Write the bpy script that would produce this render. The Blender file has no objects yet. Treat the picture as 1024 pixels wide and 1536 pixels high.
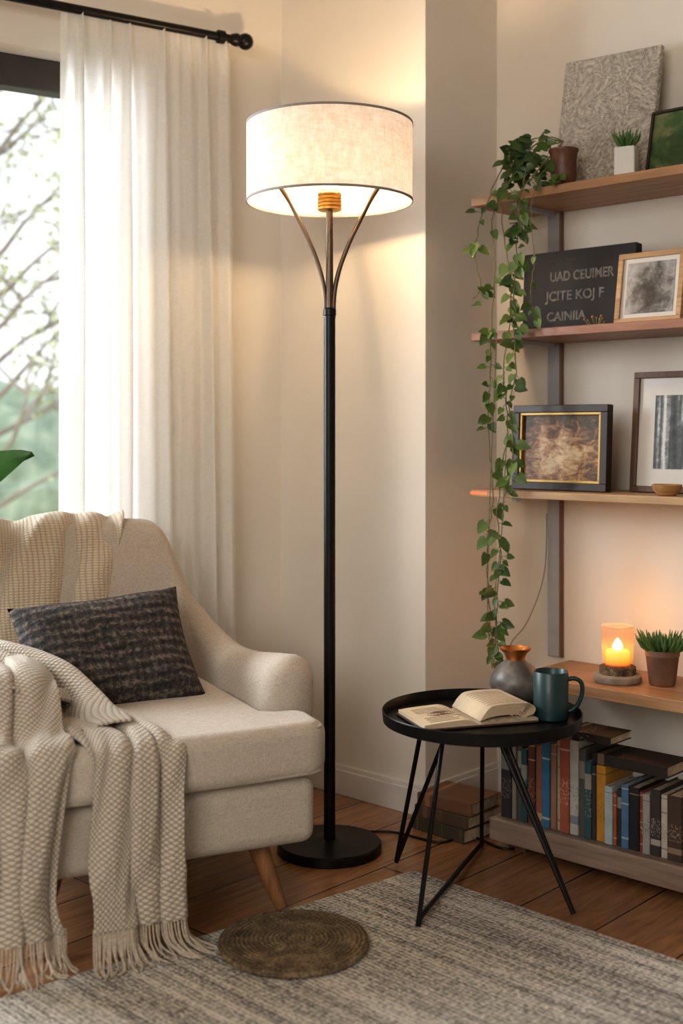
import bpy, bmesh, math, random
from mathutils import Vector, Matrix
random.seed(7)
F=1800.0; HZ=650.0; H=1.05
scene=bpy.context.scene
COL=scene.collection
pi=math.pi
def PX(px,py,D): return Vector(((px-512)/F*D, D, H-(py-HZ)/F*D))
def lerp(a,b,t): return a+(b-a)*t
# ---------------------------------------------------------------- materials
def nm(name):
    m=bpy.data.materials.new(name); m.use_nodes=True
    nt=m.node_tree; return m,nt.nodes,nt.links,nt.nodes['Principled BSDF']
def rgba(c): return (c[0],c[1],c[2],1)
def coords(N,L,kind='Object',rot=(0,0,0),scale=(1,1,1)):
    tc=N.new('ShaderNodeTexCoord'); mp=N.new('ShaderNodeMapping')
    mp.inputs['Rotation'].default_value=rot; mp.inputs['Scale'].default_value=scale
    L.new(tc.outputs[kind],mp.inputs['Vector']); return mp.outputs['Vector']
def noise(N,L,vec,scale,detail=4,rough=.55,dist=0):
    n=N.new('ShaderNodeTexNoise'); n.inputs['Scale'].default_value=scale; n.inputs['Detail'].default_value=detail
    n.inputs['Roughness'].default_value=rough; n.inputs['Distortion'].default_value=dist
    L.new(vec,n.inputs['Vector']); return n.outputs['Fac']
def ramp(N,L,fac,stops,interp='LINEAR'):
    r=N.new('ShaderNodeValToRGB'); cr=r.color_ramp; cr.interpolation=interp
    cr.elements[0].position=stops[0][0]; cr.elements[0].color=rgba(stops[0][1])
    cr.elements[1].position=stops[-1][0]; cr.elements[1].color=rgba(stops[-1][1])
    for p,c in stops[1:-1]:
        e=cr.elements.new(p); e.color=rgba(c)
    L.new(fac,r.inputs['Fac']); return r.outputs['Color']
def math_(N,L,op,a,b=None):
    n=N.new('ShaderNodeMath'); n.operation=op
    for i,x in enumerate((a,b)):
        if x is None: continue
        if isinstance(x,(int,float)): n.inputs[i].default_value=x
        else: L.new(x,n.inputs[i])
    return n.outputs[0]
def mixc(N,L,f,a,b,mode='MIX'):
    n=N.new('ShaderNodeMix'); n.data_type='RGBA'; n.blend_type=mode
    for i,x in ((0,f),(6,a),(7,b)):
        if isinstance(x,(int,float)): n.inputs[i].default_value=x
        elif isinstance(x,tuple): n.inputs[i].default_value=rgba(x)
        else: L.new(x,n.inputs[i])
    return n.outputs[2]
def bump(N,L,b,h,strength,dist=.01):
    n=N.new('ShaderNodeBump'); n.inputs['Strength'].default_value=strength; n.inputs['Distance'].default_value=dist
    L.new(h,n.inputs['Height']); L.new(n.outputs['Normal'],b.inputs['Normal'])
def simple(name,c,rough=.5,metal=0,c2=None,scale=20,bmp=0,bscale=None,stretch=(1,1,1),emit=None,es=0,coat=0,kind='Object'):
    m,N,L,b=nm(name)
    b.inputs['Roughness'].default_value=rough; b.inputs['Metallic'].default_value=metal
    b.inputs['Coat Weight'].default_value=coat
    v=coords(N,L,kind,scale=stretch)
    c2=c2 or tuple(x*.85 for x in c)
    f=noise(N,L,v,scale)
    L.new(ramp(N,L,f,[(.3,c2),(.7,c)]),b.inputs['Base Color'])
    if bmp:
        h=noise(N,L,v,bscale or scale*3); bump(N,L,b,h,bmp,.004)
    if emit:
        b.inputs['Emission Color'].default_value=rgba(emit); b.inputs['Emission Strength'].default_value=es
    return m
def wood(name,c1,c2,axis=0,rough=.45,scale=14,rot=(0,0,0)):
    m,N,L,b=nm(name); s=[1,1,1]
    for i in range(3): s[i]=.12 if i==axis else 1.6
    v=coords(N,L,'Object',rot=rot,scale=tuple(s))
    f=noise(N,L,v,scale,6,.6,.8); f2=noise(N,L,v,scale*6,3)
    col=ramp(N,L,f,[(.3,c2),(.5,c1),(.72,tuple(x*1.15 for x in c1))])
    col=mixc(N,L,.25,col,ramp(N,L,f2,[(.35,(.2,.2,.2)),(.65,(1,1,1))]),'MULTIPLY')
    L.new(col,b.inputs['Base Color']); b.inputs['Roughness'].default_value=rough
    bump(N,L,b,f2,.15,.002); return m
def weave(name,c1,c2,freq,ang=0,kind='UV',rough=.9,bs=.8,sheen=.3,fx=1.0,wobble=1.5):
    m,N,L,b=nm(name)
    v=coords(N,L,kind,rot=(0,0,ang))
    v2=coords(N,L,kind)
    hs=[]
    sep=N.new('ShaderNodeSeparateXYZ'); L.new(v,sep.inputs[0])
    wob=noise(N,L,v2,10,3)
    for i,k in ((0,fx),(1,1.0)):
        a=math_(N,L,'MULTIPLY',sep.outputs[i],freq*k*2*pi)
        a=math_(N,L,'ADD',a,math_(N,L,'MULTIPLY',wob,wobble*4))
        hs.append(math_(N,L,'ABSOLUTE',math_(N,L,'SINE',math_(N,L,'MULTIPLY',a,.5))))
    h=math_(N,L,'MULTIPLY',hs[0],hs[1])
    fine=noise(N,L,v2,freq*5,3)
    h2=math_(N,L,'ADD',math_(N,L,'MULTIPLY',h,.75),math_(N,L,'MULTIPLY',fine,.5))
    L.new(ramp(N,L,h2,[(.2,c2),(.7,c1)]),b.inputs['Base Color']); b.inputs['Roughness'].default_value=rough
    b.inputs['Sheen Weight'].default_value=sheen
    bump(N,L,b,h2,bs,.003); return m
def linen(name,c1,c2,freq=260,kind='Object',bs=.5):
    m,N,L,b=nm(name)
    va=coords(N,L,kind,scale=(1,1,.25)); vb=coords(N,L,kind,scale=(.25,.25,1)); vc=coords(N,L,kind)
    a=noise(N,L,va,freq,3); c=noise(N,L,vb,freq,3); d=noise(N,L,vc,freq*.8,3)
    h=math_(N,L,'MULTIPLY',math_(N,L,'ADD',math_(N,L,'ADD',a,c),d),.333)
    L.new(ramp(N,L,h,[(.4,c2),(.6,c1)]),b.inputs['Base Color'])
    b.inputs['Roughness'].default_value=.92; b.inputs['Sheen Weight'].default_value=.2
    bump(N,L,b,h,bs,.002); return m
# ---------------------------------------------------------------- mesh building
class MB:
    def __init__(s): s.v=[]; s.f=[]; s.uv={}
    def add(s,v,f):
        o=len(s.v); s.v+= [tuple(x) for x in v]; s.f+=[tuple(i+o for i in q) for q in f]; return s
    def box(s,x0,x1,y0,y1,z0,z1,M=None):
        v=[Vector(p) for p in ((x0,y0,z0),(x1,y0,z0),(x1,y1,z0),(x0,y1,z0),(x0,y0,z1),(x1,y0,z1),(x1,y1,z1),(x0,y1,z1))]
        if M: v=[M@p for p in v]
        return s.add(v,[(0,3,2,1),(4,5,6,7),(0,1,5,4),(1,2,6,5),(2,3,7,6),(3,0,4,7)])
    def prism(s,pts,z0,z1):
        n=len(pts); v=[(p[0],p[1],z0) for p in pts]+[(p[0],p[1],z1) for p in pts]
        return s.add(v,[tuple(reversed(range(n))),tuple(range(n,2*n))]+[(i,(i+1)%n,n+(i+1)%n,n+i) for i in range(n)])
    def lathe(s,prof,n=48,c=(0,0,0)):
        v=[];f=[]
        for r,z in prof:
            for k in range(n):
                a=2*pi*k/n; v.append((c[0]+max(r,1e-5)*math.cos(a),c[1]+max(r,1e-5)*math.sin(a),c[2]+z))
        for i in range(len(prof)-1):
            for k in range(n):
                f.append((i*n+k,i*n+(k+1)%n,(i+1)*n+(k+1)%n,(i+1)*n+k))
        return s.add(v,f)
    def tube(s,path,rad,n=8,closed=False):
        path=[Vector(p) for p in path]; v=[];f=[]; N=len(path)
        up=None
        for i,p in enumerate(path):
            t=(path[(i+1)%N if closed else min(i+1,N-1)]-path[(i-1)%N if closed else max(i-1,0)]).normalized()
            if up is None: up=Vector((0,0,1)) if abs(t.z)<.9 else Vector((1,0,0))
            sd=t.cross(up)
            if sd.length<1e-4: sd=t.cross(Vector((0,1,.1)))
            sd.normalize(); up=sd.cross(t).normalized()
            r=rad[i] if isinstance(rad,(list,tuple)) else rad
            for k in range(n):
                a=2*pi*k/n; v.append(p+sd*math.cos(a)*r+up*math.sin(a)*r)
        for i in range(N if closed else N-1):
            j=(i+1)%N
            for k in range(n): f.append((i*n+k,i*n+(k+1)%n,j*n+(k+1)%n,j*n+k))
        if not closed:
            f.append(tuple(reversed(range(n)))); f.append(tuple(range((N-1)*n,N*n)))
        return s.add(v,f)
    def sphere(s,c,r,n=16,m=10,sc=(1,1,1)):
        v=[];f=[]
        for i in range(m+1):
            th=pi*i/m
            for k in range(n):
                a=2*pi*k/n; rr=max(math.sin(th),1e-4)*r
                v.append((c[0]+rr*math.cos(a)*sc[0],c[1]+rr*math.sin(a)*sc[1],c[2]-math.cos(th)*r*sc[2]))
        for i in range(m):
            for k in range(n): f.append((i*n+k,i*n+(k+1)%n,(i+1)*n+(k+1)%n,(i+1)*n+k))
        return s.add(v,f)
    def obj(s,name,mat,parent=None,smooth=True,bevel=0,seg=2,loc=None,rot=None,uv=None,angle=40,sub=0,solid=0):
        me=bpy.data.meshes.new(name); me.from_pydata(s.v,[],s.f); me.update()
        bm=bmesh.new(); bm.from_mesh(me); bmesh.ops.recalc_face_normals(bm,faces=bm.faces); bm.to_mesh(me); bm.free()
        if uv:
            l=me.uv_layers.new(name='UVMap')
            for lp in me.loops: l.data[lp.index].uv=uv[lp.vertex_index]
        me.materials.append(mat)
        o=bpy.data.objects.new(name,me); COL.objects.link(o)
        if smooth:
            for p in me.polygons: p.use_smooth=True
            try: me.set_sharp_from_angle(angle=math.radians(angle))
            except Exception: pass
        if solid:
            md=o.modifiers.new('s','SOLIDIFY'); md.thickness=solid; md.offset=1
        if bevel:
            md=o.modifiers.new('b','BEVEL'); md.width=bevel; md.segments=seg; md.limit_method='ANGLE'; md.angle_limit=math.radians(40)
            md.harden_normals=False
        if parent: o.parent=parent
        if loc is not None: o.location=loc
        if rot is not None: o.rotation_euler=rot
        return o
def meta(o,label,cat,group=None):
    o['label']=label; o['category']=cat
    if group: o['group']=group
    return o
def top(name,label,cat,loc,rot=(0,0,0),group=None):
    o=bpy.data.objects.new(name,None); COL.objects.link(o); o.empty_display_size=.05
    o.location=loc; o.rotation_euler=rot; return meta(o,label,cat,group)
def struct(o): o['kind']='structure'; return o
def crs(P,n):
    P=[tuple(map(float,p)) for p in P]; out=[]
    for i in range(len(P)-1):
        p0=P[max(i-1,0)];p1=P[i];p2=P[i+1];p3=P[min(i+2,len(P)-1)]
        for k in range(n):
            t=k/n
            out.append(tuple(.5*((2*b)+(-a+c)*t+(2*a-5*b+4*c-d)*t*t+(-a+3*b-3*c+d)*t**3) for a,b,c,d in zip(p0,p1,p2,p3)))
    out.append(P[-1]); return out

# ---------------------------------------------------------------- layout
U=Vector((-.7334,.6798)); V=Vector((.6798,.7334))
C=Vector((.230,3.29)); K=C+U*.564; A=C+V*.3346
W=Vector((1,.62)).normalized(); NI=Vector((W.y,-W.x))    # window wall dir, inward normal
RZ=math.atan2(-U.y,-U.x)
def S(r,d,z): p=A-U*r-V*d; return Vector((p.x,p.y,z))
def r_at(px,d):
    k=(px-512)/F; b=A-V*d
    return (k*b.y-b.x)/(-U.x+k*U.y)
def q_at(px,off):
    k=(px-512)/F; b=K+NI*off
    return (b.x-k*b.y)/(W.x-k*W.y)
def WQ(q,off,z): p=K+NI*off-W*q; return Vector((p.x,p.y,z))

# ---------------------------------------------------------------- material library
M_wall=simple('wall_paint',(.745,.69,.61),.85,c2=(.71,.655,.575),scale=3,bmp=.08,bscale=220)
M_ceil=simple('ceiling_paint',(.75,.72,.67),.9,scale=2)
M_trim=simple('trim_paint',(.77,.73,.67),.45,scale=3)
M_black=simple('black_metal',(.018,.017,.017),.38,.6,c2=(.012,.012,.012),scale=40)
M_bronze=simple('bronze_metal',(.16,.115,.08),.38,.8,c2=(.11,.08,.055),scale=30)
M_brass=simple('brass',(.75,.45,.12),.3,.9,scale=30)
# floor
m,N,L,b=nm('oak_floor'); M_floor=m
v=coords(N,L,'Object',rot=(0,0,-math.atan2(V.y,V.x)))
br=N.new('ShaderNodeTexBrick'); L.new(v,br.inputs['Vector'])
br.inputs['Color1'].default_value=(.29,.145,.068,1); br.inputs['Color2'].default_value=(.39,.205,.098,1); br.inputs['Mortar'].default_value=(.03,.015,.008,1)
br.inputs['Scale'].default_value=1; br.inputs['Mortar Size'].default_value=.0025; br.inputs['Brick Width'].default_value=1.1; br.inputs['Row Height'].default_value=.19
v2=coords(N,L,'Object',rot=(0,0,-math.atan2(V.y,V.x)))
mp=N.new('ShaderNodeMapping'); mp.inputs['Scale'].default_value=(.6,7,1); L.new(v2,mp.inputs['Vector'])
g=noise(N,L,mp.outputs[0],6,7,.65,1.2)
col=mixc(N,L,.6,br.outputs['Color'],ramp(N,L,g,[(.3,(.35,.3,.28)),(.6,(1,1,1))]),'MULTIPLY')
L.new(col,b.inputs['Base Color']); b.inputs['Roughness'].default_value=.27; bump(N,L,b,g,.08,.003)
# rug
e1=Vector((.713,-.70)).normalized(); e2=Vector((-.78,-.63)).normalized()
m,N,L,b=nm('rug_wool'); M_rug=m
v=coords(N,L,'Object',rot=(0,0,-math.atan2(e1.y,e1.x)))
mp=N.new('ShaderNodeMapping'); mp.inputs['Scale'].default_value=(.2,20,1); L.new(v,mp.inputs['Vector'])
st=noise(N,L,mp.outputs[0],1.7,4,.6)
mp2=N.new('ShaderNodeMapping'); mp2.inputs['Scale'].default_value=(.6,1,1); L.new(v,mp2.inputs['Vector'])
sp=noise(N,L,mp2.outputs[0],210,3,.6)
sr=N.new('ShaderNodeSeparateXYZ'); L.new(v,sr.inputs[0]); wb=noise(N,L,v,30,2)
rib=math_(N,L,'SINE',math_(N,L,'ADD',math_(N,L,'MULTIPLY',sr.outputs[1],2*pi/.011),math_(N,L,'MULTIPLY',wb,2.5)))
nub=math_(N,L,'SINE',math_(N,L,'ADD',math_(N,L,'MULTIPLY',sr.outputs[0],2*pi/.013),math_(N,L,'MULTIPLY',wb,9)))
hh=math_(N,L,'ADD',math_(N,L,'ADD',math_(N,L,'MULTIPLY',st,.65),math_(N,L,'MULTIPLY',sp,.95)),math_(N,L,'ADD',math_(N,L,'MULTIPLY',rib,.06),math_(N,L,'MULTIPLY',nub,.035)))
col=ramp(N,L,hh,[(.60,(.13,.118,.102)),(.76,(.41,.38,.33)),(.94,(.76,.71,.63))])
L.new(col,b.inputs['Base Color']); b.inputs['Roughness'].default_value=.95
bump(N,L,b,hh,1,.007)
M_uph=linen('upholstery',(.57,.50,.42),(.44,.38,.315),360,bs=.7)
M_leg=wood('oak_leg',(.32,.155,.065),(.17,.075,.03),axis=2)
M_throw=weave('knit_throw',(.66,.58,.475),(.28,.23,.175),122,pi/4,bs=1.0,wobble=1.2)
M_throw2=weave('rib_throw',(.72,.60,.46),(.43,.34,.245),140,0,bs=.8,fx=.6)
M_fringe=simple('fringe_yarn',(.64,.56,.455),.95,c2=(.40,.33,.255),scale=200)
m,N,L,b=nm('charcoal_knit'); M_pillow=m
v=coords(N,L,'Object'); a=noise(N,L,coords(N,L,'Object',scale=(1,.4,2.2)),24,5,.75); c=noise(N,L,v,130,4,.65)
sepp=N.new('ShaderNodeSeparateXYZ'); L.new(v,sepp.inputs[0]); wb=noise(N,L,v,24)
rw=math_(N,L,'SINE',math_(N,L,'ADD',math_(N,L,'MULTIPLY',sepp.outputs[2],250),math_(N,L,'MULTIPLY',wb,6)))
cw=math_(N,L,'SINE',math_(N,L,'ADD',math_(N,L,'MULTIPLY',sepp.outputs[0],330),math_(N,L,'MULTIPLY',wb,9)))
hh=math_(N,L,'ADD',math_(N,L,'MULTIPLY',a,.6),math_(N,L,'ADD',math_(N,L,'MULTIPLY',c,.75),math_(N,L,'ADD',math_(N,L,'MULTIPLY',rw,.085),math_(N,L,'MULTIPLY',cw,.04))))
L.new(ramp(N,L,hh,[(.48,(.020,.018,.018)),(.69,(.066,.057,.052)),(.90,(.23,.19,.16))]),b.inputs['Base Color']); b.inputs['Roughness'].default_value=.95; bump(N,L,b,hh,1,.008)
# curtain
m,N,L,b=nm('sheer_linen'); M_curt=m
f=noise(N,L,coords(N,L,'Object',scale=(1,1,.1)),420,2); f2=noise(N,L,coords(N,L,'Object',scale=(.12,.12,1)),420,2)
hc=math_(N,L,'MULTIPLY',math_(N,L,'ADD',f,f2),.5)
cc=ramp(N,L,hc,[(.3,(.85,.835,.80)),(.7,(.95,.94,.915))])
L.new(cc,b.inputs['Base Color']); b.inputs['Roughness'].default_value=.9
tr=N.new('ShaderNodeBsdfTranslucent'); L.new(cc,tr.inputs['Color']); mx=N.new('ShaderNodeMixShader'); mx.inputs[0].default_value=.50
L.new(b.outputs[0],mx.inputs[1]); L.new(tr.outputs[0],mx.inputs[2])
tp=N.new('ShaderNodeBsdfTransparent'); mx2=N.new('ShaderNodeMixShader'); mx2.inputs[0].default_value=.10
L.new(mx.outputs[0],mx2.inputs[1]); L.new(tp.outputs[0],mx2.inputs[2])
L.new(mx2.outputs[0],N['Material Output'].inputs['Surface']); bump(N,L,b,hc,.1,.001)
# shade
m,N,L,b=nm('shade_linen'); M_shade=m
f=noise(N,L,coords(N,L,'Object',scale=(1,1,.2)),200,4); f2=noise(N,L,coords(N,L,'Object',scale=(.2,.2,1)),200,4); f3=noise(N,L,coords(N,L,'Object'),50,4)
hs=math_(N,L,'MULTIPLY',math_(N,L,'ADD',math_(N,L,'ADD',f,f2),f3),.333)
cc=ramp(N,L,hs,[(.38,(.74,.65,.56)),(.6,(.88,.82,.76))])
L.new(cc,b.inputs['Base Color']); b.inputs['Roughness'].default_value=.9
ct=ramp(N,L,hs,[(.38,(.24,.225,.235)),(.6,(.36,.355,.39))])
tr=N.new('ShaderNodeBsdfTranslucent'); L.new(ct,tr.inputs['Color']); mx=N.new('ShaderNodeMixShader'); mx.inputs[0].default_value=.45
L.new(b.outputs[0],mx.inputs[1]); L.new(tr.outputs[0],mx.inputs[2]); L.new(mx.outputs[0],N['Material Output'].inputs['Surface']); bump(N,L,b,hs,.3,.002)
M_shadetrim=simple('shade_trim',(.28,.26,.25),.8,scale=80)
M_oak=wood('shelf_oak',(.44,.25,.13),(.25,.135,.066),axis=0)
M_walnut=wood('shelf_walnut',(.32,.15,.088),(.17,.075,.046),axis=0)
M_lightoak=wood('light_oak',(.50,.32,.17),(.33,.20,.105),axis=0)
M_darkwood=wood('dark_wood',(.13,.07,.042),(.07,.036,.022),axis=2)
M_strip=wood('strip_wood',(.20,.115,.072),(.12,.068,.043),axis=2)
M_greywood=wood('grey_wood',(.32,.24,.185),(.18,.13,.10),axis=0)
M_steel=simple('rail_steel',(.40,.41,.42),.5,.0,scale=20)
M_leaf=simple('ivy_leaf',(.13,.205,.045),.42,c2=(.022,.062,.018),scale=9,bmp=.1)
M_leaf2=simple('succulent_leaf',(.11,.21,.06),.5,c2=(.05,.12,.035),scale=30)
M_bigleaf=simple('large_leaf',(.06,.20,.04),.35,c2=(.02,.09,.02),scale=12)
M_stem=simple('vine_stem',(.17,.15,.07),.6,scale=30)
M_terra=simple('brown_ceramic',(.20,.085,.05),.45,c2=(.09,.04,.027),scale=25,bmp=.2)
M_terra2=simple('clay_pot',(.24,.135,.085),.7,c2=(.16,.09,.06),scale=20,bmp=.15)
M_white=simple('white_ceramic',(.75,.73,.69),.4,scale=10)
M_soil=simple('soil',(.05,.035,.025),.95,scale=60,bmp=.5)
M_blackframe=simple('black_frame',(.026,.019,.015),.35,c2=(.045,.03,.022),scale=30)
M_gold=simple('gold_trim',(.52,.33,.11),.4,.6,scale=30)
M_paper=simple('paper',(.74,.61,.44),.9,c2=(.62,.49,.33),scale=8)
M_pages=simple('page_block',(.62,.50,.36),.9,c2=(.36,.28,.19),scale=60,stretch=(1,1,8))
M_mount=simple('mount_board',(.70,.68,.64),.9,scale=5)

# ---------------------------------------------------------------- room shell
CEIL=2.55
B=A-U*3.8
LQ=5.0
Lp=K-W*LQ
def slab(name,p1,p2,out,mat,z0=0,z1=CEIL,th=.1):
    o=out*th
    mb=MB().prism([p1,p2,p2+o,p1+o],z0,z1)
    return struct(mb.obj(name,mat,smooth=False))
slab('wall_back',K,C-U*0.0,V,M_wall)
slab('wall_chimney',C+V*.10,A+V*.1,U,M_wall)
slab('wall_right',A+U*0.0,B,V,M_wall)
slab('wall_side',B+V*.1,Vector((B.x,-1.8)),Vector((1,0)),M_wall)
slab('wall_front',Vector((B.x,-1.8)),Vector((Lp.x,-1.8)),Vector((0,-1)),M_wall)
slab('wall_far',Vector((Lp.x,-1.8)),Lp-W*.0,Vector((-1,0)),M_wall)
qa,qb=q_at(165,0),q_at(165,0)+2.4; zs,zt=.32,2.10
mb=MB(); TH=.16; o=-NI*TH
def wseg(q0,q1,z0,z1):
    a=K-W*q0; c=K-W*q1; mb.prism([a,c,c+o,a+o],z0,z1)
wseg(-.12,qa,0,CEIL); wseg(qb,LQ,0,CEIL); wseg(qa,qb,0,zs); wseg(qa,qb,zt,CEIL)
struct(mb.obj('wall_left',M_wall,smooth=False))
poly=[K,C,A,B,Vector((B.x,-1.8)),Vector((Lp.x,-1.8)),Lp]
struct(MB().prism([p for p in [Vector((Lp.x-.1,-1.9)),Vector((B.x+.1,-1.9)),Vector((B.x+.1,4.0)),Vector((Lp.x-.1,4.0))]],-.08,0).obj('floor',M_floor,smooth=False))
struct(MB().prism([p+(p-Vector((-.3,1))).normalized()*.05 for p in reversed(poly)],CEIL,CEIL+.08).obj('ceiling',M_ceil,smooth=False))
def bb(name,p1,p2,inn):
    i=inn*.016; i2=inn*.010
    mb=MB().prism([p1,p2,p2+i,p1+i],0,.072); mb.prism([p1,p2,p2+i2,p1+i2],.072,.085)
    return struct(mb.obj(name,M_trim,smooth=False,bevel=.002))
bb('baseboard_back',K,C-U*.016,-V); bb('baseboard_chimney',C,A,-U); bb('baseboard_right',A,B,-V); bb('baseboard_left',K-W*.02,Lp,NI)
# window
M_wframe=simple('window_frame_paint',(.055,.048,.043),.5,c2=(.04,.034,.03),scale=10)
win=bpy.data.objects.new('window_1',None); COL.objects.link(win); win['kind']='structure'
win.location=WQ(qb,-.11,zs); win.rotation_euler=(0,0,math.atan2(W.y,W.x))
wl=qb-qa; hl=zt-zs
mb=MB()
mb.box(0,wl,-.03,.03,0,.08).box(0,wl,-.03,.03,hl-.09,hl).box(0,.07,-.03,.03,.08,hl-.09).box(wl-.035,wl,-.03,.03,.08,hl-.09).box(wl/2-.035,wl/2+.035,-.03,.03,.08,hl-.09)
mb.obj('window_frame',M_wframe,win,smooth=False,bevel=.004)
m,N,L,b=nm('window_glass'); tp=N.new('ShaderNodeBsdfTransparent'); gl=N.new('ShaderNodeBsdfGlossy'); gl.inputs['Roughness'].default_value=.02
mx=N.new('ShaderNodeMixShader'); mx.inputs[0].default_value=.03; L.new(tp.outputs[0],mx.inputs[1]); L.new(gl.outputs[0],mx.inputs[2]); L.new(mx.outputs[0],N['Material Output'].inputs['Surface'])
MB().box(.07,wl-.035,-.004,.004,.08,hl-.09).obj('window_pane',m,win,smooth=False)
mb=MB(); a=K-W*qa; c=K-W*qb
mb.prism([a+NI*.03,c+NI*.03,c-NI*.08,a-NI*.08],zs-.03,zs); struct(mb.obj('trim_1',M_trim,smooth=False,bevel=.004))

# ---------------------------------------------------------------- curtain + rod
OFF=.075; RODZ=2.2
q0=q_at(347,OFF); q1=q_at(93,OFF)
rod=top('curtain_rod','black metal curtain rod with ball finial above window','curtain rod',WQ(q0,OFF,RODZ))
rod.rotation_euler=(0,0,math.atan2(W.y,W.x))
MB().tube([(.02,0,0),(-.8,0,0),(-2.7,0,0)],.0125,14).obj('rod',M_black,rod)
mb=MB().sphere((.045,0,0),.024,18,12); mb.tube([(.0,0,0),(.012,0,0),(.02,0,0),(.03,0,0)],[.015,.019,.019,.012],16)
mb.obj('finial',M_black,rod)
mb=MB().tube([(-.035,0,0),(-.035,OFF,0)],.008,10); mb.tube([(-.035,OFF-.006,0),(-.035,OFF,0)],.022,18); mb.tube([(-.045,0,0),(-.025,0,0)],.019,16)
mb.obj('bracket',M_black,rod)
mb=MB(); nu,nv=300,46; vs=[];fs=[]
def foldsum(s,t):
    cs=[.035,.115,.165,.26,.33,.42,.55,.62,.73,.80,.89,.97]; y=0
    for i,c in enumerate(cs):
        wd=.034+.014*math.sin(i*2.3)
        c2=c+.014*math.sin(i*1.7+t*2.2)*t
        hgt=.7+.45*math.sin(i*3.9+.5)
        y+=hgt*math.exp(-((s-c2)/(wd*lerp(.5,1,min(1,t*5))))**2)
    return y
for j in range(nv+1):
    t=j/nv; z=lerp(RODZ-.004,.015,t)
    for i in range(nu+1):
        s=i/nu
        qq=lerp(q0-.03*t,q1+.01*t,s)
        env=lerp(.5,1,min(1,t*3))
        y=foldsum(s,t)
        n=.042*env*(y-.5)+.004*math.sin(s*60+t*5)*t
        p=WQ(qq,OFF+n-.003,z); vs.append(p)
for j in range(nv):
    for i in range(nu): a=j*(nu+1)+i; fs.append((a,a+1,a+nu+2,a+nu+1))
mb.add(vs,fs); cu=mb.obj('curtain',M_curt,angle=180); meta(cu,'off-white sheer linen curtain with pleated top hanging beside window','curtain')

# ---------------------------------------------------------------- exterior
M_grass=simple('lawn',(.34,.40,.22),.95,c2=(.24,.29,.16),scale=3)
g=MB().prism([Vector((-14,3.9)),Vector((4,3.9)),Vector((4,16)),Vector((-14,16))],-.35,-.3).obj('garden_ground',M_grass,smooth=False); struct(g)
M_hedge=simple('hedge_leaves',(.52,.60,.46),.95,c2=(.20,.28,.21),scale=6,bmp=.8,bscale=20)
for i,(x,y,r,hz) in enumerate([(-4.6,9.3,.9,.5),(-2.35,9.0,.95,.45),(-.2,9.2,.9,.4)]):
    mb=MB(); mb.sphere((0,0,0),r,40,28)
    mb.v=[tuple(Vector(p)*(1+.10*math.sin(p[0]*9+i)*math.cos(p[2]*11)+.05*math.sin(p[1]*23+p[2]*17))) for p in mb.v]
    hd=mb.obj('garden_bush',M_hedge,loc=(x,y,hz)); meta(hd,'rounded green garden shrub outside the window','shrub','garden shrubs')
M_bark=simple('bark',(.32,.27,.22),.9,scale=20); M_spring=simple('spring_leaves',(.62,.64,.36),.8,c2=(.44,.50,.28),scale=4)
random.seed(5)
tree=top('garden_tree','bare-branched garden tree with sparse spring leaves outside window','tree',(-1.98,6.6,-.3))
bmb=MB(); lmb=MB()
def branch(p,d,l,r,dep):
    pts=[p]; dd=d.copy()
    for k in range(5):
        dd=(dd+Vector((random.uniform(-.25,.25),random.uniform(-.25,.25),random.uniform(-.08,.14)))).normalized(); pts.append(pts[-1]+dd*l/5)
    bmb.tube(pts,[r*(1-.13*k) for k in range(6)],5)
    if dep<=2:
        for k in range(4):
            q=random.choice(pts[1:])+Vector([random.uniform(-.08,.08) for _ in range(3)]); a=Vector([random.uniform(-1,1) for _ in range(3)]).normalized()*.020; c=a.orthogonal()*.8
            lmb.add([q-a,q+c,q+a,q-c],[(0,1,2,3)])
    if dep==0: return
    for k in range(3 if dep<4 else 4):
        q=pts[random.randint(2,5)]; nd=(dd*.5+Vector((random.uniform(-1,1),random.uniform(-.7,.7),random.uniform(-.5,.7)))).normalized()
        branch(q,nd,l*.66,max(r*.62,.0050),dep-1)
bmb.tube([(0,0,0),(.02,0,1),(.0,.02,2),(.04,0,3),(.03,0,3.9)],[.05,.042,.034,.026,.012],8)
for k in range(15):
    zc=lerp(.9,3.6,k/14); branch(Vector((.004*k,0,zc)),Vector((random.choice((-1,1))*random.uniform(.3,1),random.uniform(-.4,.6),random.uniform(.2,.7))).normalized(),.80,.018,3)
bmb.obj('trunk',M_bark,tree); lmb.obj('leaves',M_spring,tree,smooth=False)

# ---------------------------------------------------------------- floor lamp
LX,LY=-.030,3.02
lamp=top('floor_lamp','tall black floor lamp with lit linen drum shade','floor lamp',(LX,LY,0))
MB().lathe([(0,0),(.128,0),(.131,.003),(.131,.020),(.127,.0245),(.03,.026),(.022,.030),(.0,.030)],72).obj('lamp_base',M_black,lamp)
MB().lathe([(0,.028),(.0145,.028),(.0145,1.345),(.0165,1.347),(.0165,1.362),(.012,1.366),(0,1.366)],28).obj('pole',M_black,lamp)
MB().lathe([(0,1.36),(.0095,1.36),(.0085,1.62),(0,1.62)],20).obj('inner_stem',M_bronze,lamp)
for k,a in enumerate((math.radians(183),math.radians(-3),math.radians(90))):
    pr=crs([(.010,1.34),(.012,1.40),(.024,1.46),(.050,1.53),(.084,1.60),(.110,1.648),(.150,1.70),(.205,1.74)],6)
    ca,sa=math.cos(a),math.sin(a)
    MB().tube([(r*ca,r*sa,z) for r,z in pr],.0058,10).obj('support_arm',M_bronze,lamp)
prof=[(0,1.608)]
for i in range(5):
    z=1.61+i*.009; prof+=[(.026,z),(.030,z+.002),(.030,z+.006),(.026,z+.008)]
prof+=[(.022,1.66),(0,1.66)]
MB().lathe(prof,32).obj('socket',M_brass,lamp)
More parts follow.
